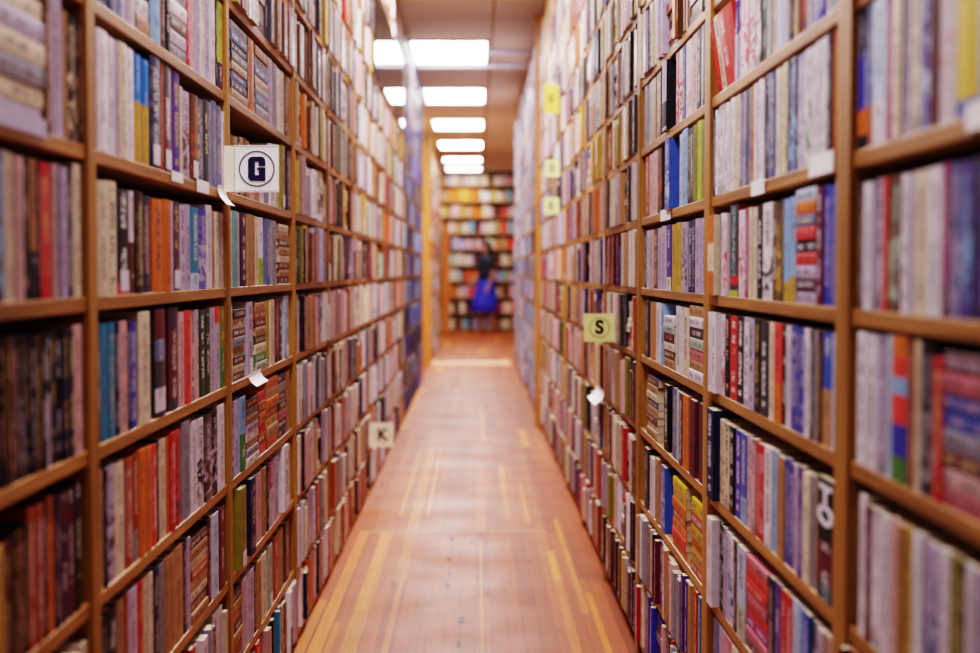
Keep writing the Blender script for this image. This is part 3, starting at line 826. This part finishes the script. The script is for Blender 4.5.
zs = far_bookcase(-1.7, -0.66, 'tall bookcase at the aisle end, half hidden by the left rows')
far_bookcase(-0.66, 1.0, 'tall bookcase at the aisle end behind the woman in the blue skirt')
far_bookcase(1.0, 2.04, 'tall bookcase at the aisle end, mostly hidden by the right rows')
g = Geo(); mi = []; R = random.Random(5)
FARP = 'cream white pink orange tan coral cream cream sage gold maroon brown cream aqua pink pink lilac tan orange'.split()
for x0, x1 in ((-1.7, -0.66), (-0.66, 1.0), (1.0, 2.04)):
    for k, z in enumerate(zs):
        x = x0 + .033
        while x < x1 - .04:
            cn = R.choice(FARP); n = R.choice([1, 2, 3, 4])
            t = R.uniform(.022, .045); hh = R.uniform(.16, .215)
            if k == 5 and -0.64 < x < -0.5: cn = 'black'
            for _ in range(n):
                if x + t > x1 - .035: break
                c = tuple(v * R.uniform(.9, 1.1) for v in rgb(PAL[cn])); y = FY + R.uniform(.01, .03); h = min(hh * R.uniform(.97, 1.03), .262)
                a, b, zz = x, x + t - .001, z + .0004
                sd = R.uniform(0, 90)
                g.quad([(a, y, zz), (b, y, zz), (b, y, zz + h), (a, y, zz + h)], c, tuple(v * .4 for v in c), (.6, 0, .5), [(0, 0, sd), (1, 0, sd), (1, h, sd), (0, h, sd)])
                g.quad([(a, y, zz), (a, y + .16, zz), (a, y + .16, zz + h), (a, y, zz + h)], c)
                g.quad([(b, y, zz), (b, y + .16, zz), (b, y + .16, zz + h), (b, y, zz + h)], c)
                g.quad([(a, y, zz + h), (b, y, zz + h), (b, y + .16, zz + h), (a, y + .16, zz + h)], rgb('d0c0a0'))
                x += t
            if n == 0: x += .02
            if R.random() < .15: x += .03
            if x1 - .04 - x < .05: break
o = bpy.data.objects.new('far_books', g.mesh('far_books', [M_BOOK])); COL.objects.link(o)
tag(o, 'many warm coloured books filling the tall shelves at the aisle end', 'books', None, 'stuff')

o = box_obj('wooden_end_panel', -0.60, -0.47, 24.6, 24.66, 0, 1.98, M_OAK, None, 0.004)
tag(o, 'orange-brown wooden end panel standing in front of the far bookcase', 'panel')

# ------------------------------------------------------------------ ceiling lights
mE, nt, b = new_mat('light_diffuser', 0.4)
b.inputs['Base Color'].default_value = (.9, .9, .9, 1)
b.inputs['Emission Color'].default_value = (1.0, 0.94, 0.98, 1)
b.inputs['Emission Strength'].default_value = 36
M_FRAME = plain('white_metal_frame', 'd8d8dc', 0.4)
LY = [(0.55, 5), (2.35, 24), (6.05, 42), (8.35, 36), (11.55, 36), (14.4, 36), (17.2, 36), (19.95, 36), (22.6, 28), (24.55, 22)]
lw = ['above the camera end', 'second from the camera end', 'third from the camera end', 'fourth from the camera end', 'largest in view, just before the pale rail', 'second of the row in view',
      'third of the row in view', 'fourth of the row in view', 'fifth of the row in view', 'last of the row, before the far bookcase']
for (y, s), w in zip(LY, lw):
    r = empty('ceiling_light', (-0.215, y, CEIL)); tag(r, f'long bright recessed ceiling light, {w}', 'light', 'ceiling lights above the aisle')
    hw, hl = .30, (.55 if y < 15 else .5 if y < 22 else .36)
    v, f = [], []
    for bx in ((-hw - .03, hw + .03, -hl - .03, -hl), (-hw - .03, hw + .03, hl, hl + .03), (-hw - .03, -hw, -hl, hl), (hw, hw + .03, -hl, hl)):
        vv, ff = box_vf(*bx, -0.02, -0.0005); k = len(v); v += vv; f += [tuple(q + k for q in x) for x in ff]
    mesh_obj('frame', v, f, M_FRAME, r)
    mm = mE
    if s != 36:
        mm = mE.copy(); mm.node_tree.nodes['Principled BSDF'].inputs['Emission Strength'].default_value = s
    # ribbed diffuser
    n = 5; v, f = [], []
    for i in range(n * 4 + 1):
        x = -hw + 2 * hw * i / (n * 4); z = -0.010 - 0.006 * abs(sin(pi * i / 4))
        v += [(x, -hl, z), (x, hl, z)]
    for i in range(n * 4): f.append((2 * i, 2 * i + 1, 2 * i + 3, 2 * i + 2))
    mesh_obj('diffuser', v, f, mm, r)
# lights of the cross aisle at the gap, out beside the rows
for i, (x, y) in enumerate(((-1.9, 15.2), (1.9, 16.9))):
    r = empty('ceiling_light', (x, y, CEIL)); tag(r, f'recessed ceiling light over the cross aisle, {"left" if x < 0 else "right"} of the main aisle', 'light', 'ceiling lights above the cross aisle')
    mesh_obj('frame', *box_vf(-.6, .6, -.32, .32, -.006, -.0005), M_FRAME, r)
    mesh_obj('diffuser', [(-.57, -.29, -.008), (-.57, .29, -.008), (.57, .29, -.008), (.57, -.29, -.008)], [(0, 1, 2, 3)], mE, r)

# pale rails crossing under the ceiling just behind the first light in view
m_rail = plain('pale_blue_rail', 'dce0f0', 0.3)
for x, y, w in ((XL - .05, 12.18, 'long'), (.125, 11.42, 'short')):
    o = box_obj('ceiling_rail', x, XR + .06, y, y + .06, CEIL - .045, CEIL - .0005, m_rail, None, .006)
    tag(o, f'{w} pale rail crossing under the ceiling ' + ('just behind the largest light' if w == 'long' else 'beside the largest light, to its right'), 'rail')

# clear plastic sheet over the upper shelves of the left row, mirroring the lights
mg, nt, b = new_mat('clear_plastic', 0.06, 0.5)
b.inputs['Transmission Weight'].default_value = 1.0; b.inputs['IOR'].default_value = 1.45
out = nt.nodes['Material Output']
tr = N(nt, 'ShaderNodeBsdfTransparent'); gl = N(nt, 'ShaderNodeBsdfGlossy', Roughness=0.05); fr = N(nt, 'ShaderNodeFresnel', IOR=1.35); mx = N(nt, 'ShaderNodeMixShader')
nt.links.new(fr.outputs[0], mx.inputs[0]); nt.links.new(tr.outputs[0], mx.inputs[1]); nt.links.new(gl.outputs[0], mx.inputs[2]); nt.links.new(mx.outputs[0], out.inputs['Surface'])
o = mesh_obj('clear_plastic_sheet', *box_vf(XL + .016, XL + .018, 7.15, 9.9, 2.16, 2.62), mg)
tag(o, 'clear plastic sheet over upper left shelves catching bright reflections of the ceiling lights', 'plastic sheet')

# ------------------------------------------------------------------ signs


def ring(name, r0, r1, mat, parent, y, n=40):
    v, f = [], []
    for i in range(n):
        a = 2 * pi * i / n
        v += [(r0 * cos(a), y, r0 * sin(a)), (r1 * cos(a), y, r1 * sin(a))]
    for i in range(n):
        j = (i + 1) % n
        f.append((2 * i, 2 * i + 1, 2 * j + 1, 2 * j))
    return mesh_obj(name, v, f, mat, parent)


def g_letter(parent, y):
    """heavy blocky G with clipped corners and a slot"""
    w, h, k = .0185, .0256, .007
    outer = [(w, .0055), (w, h - k), (w - k * .4, h - k * .4), (w - k, h), (-w + k, h), (-w + k * .4, h - k * .4), (-w, h - k), (-w, -h + k), (-w + k * .4, -h + k * .4), (-w + k, -h), (w, -h), (w, .0025),
             (.0005, .0025), (.0005, -.003), (.004, -.003), (.004, -.0135), (-.0035, -.0135), (-.0035, .0145), (.004, .0145), (.004, .0055)]
    # counter opens to the right between the bars
    from mathutils.geometry import tessellate_polygon
    tris = tessellate_polygon([[Vector((x, z, 0)) for x, z in outer]])
    me = bpy.data.meshes.new('letter'); me.from_pydata([(x, y, z) for x, z in outer], [], [tuple(t) for t in tris]); me.update(); me.materials.append(M_NAVY)
    o = bpy.data.objects.new('letter', me); COL.objects.link(o); o.parent = parent
    return o


def sign(side, y, z0, z1, width, label, card, letter, ringmat, flange=0.02, inset=True, blockG=False, rot=0.0, gap=0.0):
    X = XL if side == 'L' else XR
    s = 1 if side == 'L' else -1
    r = empty('letter_card', (X + s * (0.006 + gap), y, (z0 + z1) / 2)); tag(r, label, 'sign', 'letter cards sticking out from the shelves')
    r.rotation_euler = (0, 0, rot)
    hh = (z1 - z0) / 2
    xa, xb = sorted((s * flange, s * width))
    box_obj('card', xa, xb, 0, .0015, -hh, hh, card, r)
    fa, fb = sorted((0.0, s * flange))
    box_obj('mounting_tab', fa, fb, 0, .0012, -hh * .98, hh * .98, M_CREAM if side == 'L' else card, r)
    cx = (xa + xb) / 2
    rr = min(hh, (xb - xa) / 2) * (.80 if blockG else .72)
    o = ring('ring', rr * .93, rr, ringmat, r, -.0012); o.location.x = cx
    if inset and blockG:
        for nm, q in (('border_line', hh * .96),):
            v, f = [], []
            for b4 in ((-q, q, q - .0012, q), (-q, q, -q, -q + .0012), (-q, -q + .0012, -q, q), (q - .0012, q, -q, q)):
                i = len(v); v += [(b4[0], -.0008, b4[2]), (b4[1], -.0008, b4[2]), (b4[1], -.0008, b4[3]), (b4[0], -.0008, b4[3])]; f.append((i, i + 1, i + 2, i + 3))
            o = mesh_obj(nm, v, f, M_GREYRING, r); o.location.x = cx
    if blockG:
        o = g_letter(r, -.0016); o.location.x = cx
    else:
        o = letter_mesh('letter', letter, rr * 1.35, M_BLACK, r, .05)
        o.matrix_basis = Matrix.Translation((cx, -.0016, 0)) @ Matrix.Rotation(pi / 2, 4, 'X')
    return r


yG = depth_at(223, 1.3, 'L') - .02
sign('L', yG, 1.287, 1.386, .117, 'white square card with a ringed black G, sticking out from the left shelves', M_WHITE, 'G', M_RING, flange=.022, blockG=True)
yS = depth_at(618, .93, 'R') - .02
sign('R', yS, .889, .981, .108, 'pale yellow square card with a ringed black S, sticking out from the right shelves', M_YEL, 'S', M_GREYRING, flange=.006)
y7 = depth_at(561, 1.6, 'R')
sign('R', y7, 1.635, 1.725, .082, 'upper of two small pale yellow letter cards far along the right row', M_YEL, 'S', M_GREYRING, flange=.006)
sign('R', depth_at(560, 1.4, 'R'), 1.435, 1.525, .082, 'lower of two small pale yellow letter cards far along the right row', M_YEL, 'S', M_GREYRING, flange=.006)
sign('R', y7 + .1, 1.99, 2.15, .08, 'bright yellow card high up far along the right row', plain('bright_yellow_card', 'f0e058', .5), 'S', M_GREYRING, flange=.006)
sign('L', depth_at(368, .2, 'L'), .24, .36, .12, 'small cream letter card low down far along the left row', M_CREAM, 'K', M_GREYRING, flange=.01)

# ------------------------------------------------------------------ shelf-edge tags


def shelf_tag(side, pa, pb, shelf, z0, z1, label, mat=M_WHITE, curl=0.0, proud=.0):
    X = XL if side == 'L' else XR
    s = 1 if side == 'L' else -1
    ya, yb = sorted((depth_at(pa, shelf, side), depth_at(pb, shelf, side)))
    n = 6; v, f = [], []
    for i in range(n + 1):
        a = i / n
        z = z1 + (z0 - z1) * a
        x = s * (.0015 + proud + curl * (a - .2) ** 2)
        v += [(x, 0, z), (x, yb - ya, z)]
    for i in range(n): f.append((2 * i, 2 * i + 1, 2 * i + 3, 2 * i + 2))
    o = mesh_obj('shelf_tag', v, f, mat, None, (X, ya, shelf))
    md = o.modifiers.new('t', 'SOLIDIFY'); md.thickness = .0006
    tag(o, label, 'tag')
    return o


shelf_tag('L', -10, 45, 1.294, -.008, .014, 'wide lilac shelf tag under the pile on the nearest left bookcase', plain('lilac_card', 'b4a8c4', .5))
shelf_tag('L', 171, 182, 1.294, -.014, .004, 'small white tag on the shelf edge under the purple hardback')
shelf_tag('L', 196, 208, 1.294, -.02, .004, 'white paper tag on the shelf edge between purple hardback and G card')
shelf_tag('L', 217, 225, 1.294, -.035, .006, 'crumpled white paper hanging off the shelf just left of the G card', curl=.03)
shelf_tag('L', 248, 260, .870, -.024, .006, 'curled white tag on the shelf edge below the pale lilac hardback', curl=.03)
shelf_tag('R', 752, 765, 1.268, -.022, .002, 'small white tag on the shelf edge under the row of white paperbacks')
shelf_tag('R', 810, 834, 1.268, -.018, .010, 'large white label on the shelf edge above the pile of purple paperbacks')
shelf_tag('R', 968, 995, 1.268, -.016, .010, 'white label on the shelf edge beneath the yellow paperback')
shelf_tag('R', 661, 671, 1.268, -.024, .004, 'small white tag on the shelf edge under the deep blue paperback')
shelf_tag('R', 600, 608, .676, -.03, .02, 'curled white paper on the shelf edge below the S card', curl=.05, proud=.014)

# ------------------------------------------------------------------ woman at the far end


def skin_mesh(name, joints, edges, mat, parent, root=0, sub=2):
    me = bpy.data.meshes.new(name)
    me.from_pydata([j[0] for j in joints], edges, []); me.update()
    o = bpy.data.objects.new(name, me); COL.objects.link(o); o.parent = parent
    sk = o.modifiers.new('skin', 'SKIN'); sk.use_smooth_shade = True
    if not me.skin_vertices: me.attributes  # layer is added with the modifier
    for i, j in enumerate(joints):
        r = j[1]
        me.skin_vertices[0].data[i].radius = (r, r) if not isinstance(r, tuple) else r
        me.skin_vertices[0].data[i].use_root = (i == root)
    sb = o.modifiers.new('sub', 'SUBSURF'); sb.levels = sub; sb.render_levels = sub
    me.materials.append(mat)
    return o


def lathe(name, rings, mat, parent, n=28, fold=0.0, nf=9):
    v, f = [], []
    for (cx, cy, rx, ry, z) in rings:
        k = max(0, min(1, (rings[0][4] - z) / (rings[0][4] - rings[-1][4] + 1e-6)))
        for i in range(n):
            a = 2 * pi * i / n
            q = 1 + fold * k * sin(nf * a)
            v.append((cx + rx * q * cos(a), cy + ry * q * sin(a), z))
    for j in range(len(rings) - 1):
        for i in range(n):
            i2 = (i + 1) % n
            f.append((j * n + i, j * n + i2, (j + 1) * n + i2, (j + 1) * n + i))
    o = mesh_obj(name, v, f, mat, parent, smooth=True)
    md = o.modifiers.new('t', 'SOLIDIFY'); md.thickness = .006; md.offset = 1
    return o


def woman():
    r = empty('person', (0.19, 24.7, 0)); r.rotation_euler = (0, 0, radians(28))
    tag(r, 'woman in dark top and long bright blue skirt standing at the far shelves', 'person')
    skin = plain('skin', 'a4735a', .5); hair = plain('dark_hair', '1a1214', .5); top = plain('dark_navy_top', '161c2c', .7); skirt = plain('blue_skirt', '2a2cae', .7); shoe = plain('brown_shoes', '7a4a34', .5)
    # figure faces -x (towards the left shelves), body 1.63 m
    J = []; E = []

    def add(p, rad, par=None):
        J.append((p, rad)); i = len(J) - 1
        if par is not None: E.append((par, i))
        return i
    pel = add((0, 0, .90), (.115, .145)); wa = add((0, 0, 1.05), (.09, .115), pel); ch = add((.01, 0, 1.23), (.105, .14), wa); ub = add((.005, 0, 1.34), (.07, .11), ch)
    nk = add((-.005, 0, 1.41), .047, ub); hb = add((-.015, 0, 1.47), (.06, .055), nk); hd = add((-.02, 0, 1.545), (.085, .072), hb); cr = add((-.012, 0, 1.60), (.066, .058), hd)
    no = add((-.108, 0, 1.53), .012, hd)
    for sy, (ex, ez, wx, wz) in ((1, (-.03, 1.08, -.17, .93)), (-1, (.03, 1.07, -.06, .84))):
        sh = add((.005, sy * .155, 1.30), .038, ub); el = add((ex, sy * .215, ez), .037, sh); wr = add((wx, sy * .2, wz), .025, el); pa = add((wx - .03, sy * .195, wz - .06), (.022, .036), wr)
        for k in range(4):
            f1 = add((wx - .045 + .003 * k, sy * (.172 + .016 * k), wz - .105), .0085, pa); add((wx - .05 + .004 * k, sy * (.172 + .015 * k), wz - .14 - (.01 if k in (1, 2) else 0)), .0075, f1)
        t1 = add((wx - .055, sy * .165, wz - .06), .0095, pa); add((wx - .07, sy * .16, wz - .09), .008, t1)
    for sy, dx in ((1, -.07), (-1, .06)):
        hp = add((0, sy * .085, .85), .085, pel); kn = add((dx * .5, sy * .085, .48), .056, hp); cf = add((dx * .9 + .02, sy * .085, .32), .052, kn); an = add((dx + .02, sy * .085, .09), .034, cf)
        he = add((dx + .03, sy * .085, .04), .032, an); add((dx - .12, sy * .09, .028), (.036, .024), he)
    body = skin_mesh('body', J, E, skin, r)
    for sy in (-1, 1):
        lathe('eye', [(-.099, sy * .03, .004, .010, 1.556), (-.1, sy * .03, .007, .013, 1.551), (-.099, sy * .03, .004, .010, 1.546)], hair, r, n=12)
        lathe('ear', [(-.012, sy * .078, .012, .008, 1.565), (-.014, sy * .082, .018, .01, 1.545), (-.018, sy * .078, .010, .007, 1.515)], skin, r, n=12)
    lathe('mouth', [(-.088, 0, .006, .018, 1.497), (-.092, 0, .009, .022, 1.492), (-.088, 0, .006, .018, 1.487)], plain('lips', '8a3a3a', .5), r, n=12)
    H = [(.0, 0, .012, .012, 1.672), (.0, 0, .06, .06, 1.66), (.004, 0, .092, .08, 1.63), (.014, 0, .096, .088, 1.605), (.042, 0, .078, .09, 1.56), (.05, 0, .078, .092, 1.48), (.052, 0, .085, .088, 1.38), (.062, 0, .06, .07, 1.28), (.06, 0, .025, .035, 1.22)]
    o = lathe('hair', H, hair, r, fold=.04)
    lathe('top', [(-.004, 0, .056, .056, 1.425), (.0, 0, .09, .12, 1.40), (.005, 0, .125, .185, 1.37), (.01, 0, .155, .195, 1.28), (.008, 0, .155, .185, 1.18), (0, 0, .14, .16, 1.06), (0, 0, .155, .175, .97)], top, r)
    for sy, ex in ((1, -.012), (-1, .018)):
        skin_mesh('sleeve', [((.006, sy * .10, 1.325), .07), ((.005, sy * .155, 1.325), .072), ((ex * .6, sy * .192, 1.22), .054), ((ex, sy * .212, 1.12), .05)], [(0, 1), (1, 2), (2, 3)], top, r)
    lathe('skirt', [(0, 0, .118, .147, 1.03), (0, 0, .15, .18, .92), (-.01, 0, .19, .215, .75), (-.025, 0, .225, .245, .55), (-.04, 0, .26, .275, .38)], skirt, r, n=54, fold=.06)
    for sy, dx in ((1, -.07), (-1, .06)):
        skin_mesh('shoe', [((dx + .045, sy * .085, .03), (.036, .028)), ((dx - .03, sy * .087, .028), (.04, .027)), ((dx - .135, sy * .09, .022), (.04, .02))], [(0, 1), (1, 2)], shoe, r)


woman()

# ------------------------------------------------------------------ world and colour
w = bpy.data.worlds.new('world'); SC.world = w; w.use_nodes = True
bg = w.node_tree.nodes['Background']; bg.inputs[0].default_value = (.9, .85, .95, 1); bg.inputs[1].default_value = .3
SC.view_settings.view_transform = 'Filmic'
SC.view_settings.look = 'High Contrast'
SC.view_settings.exposure = 0.26
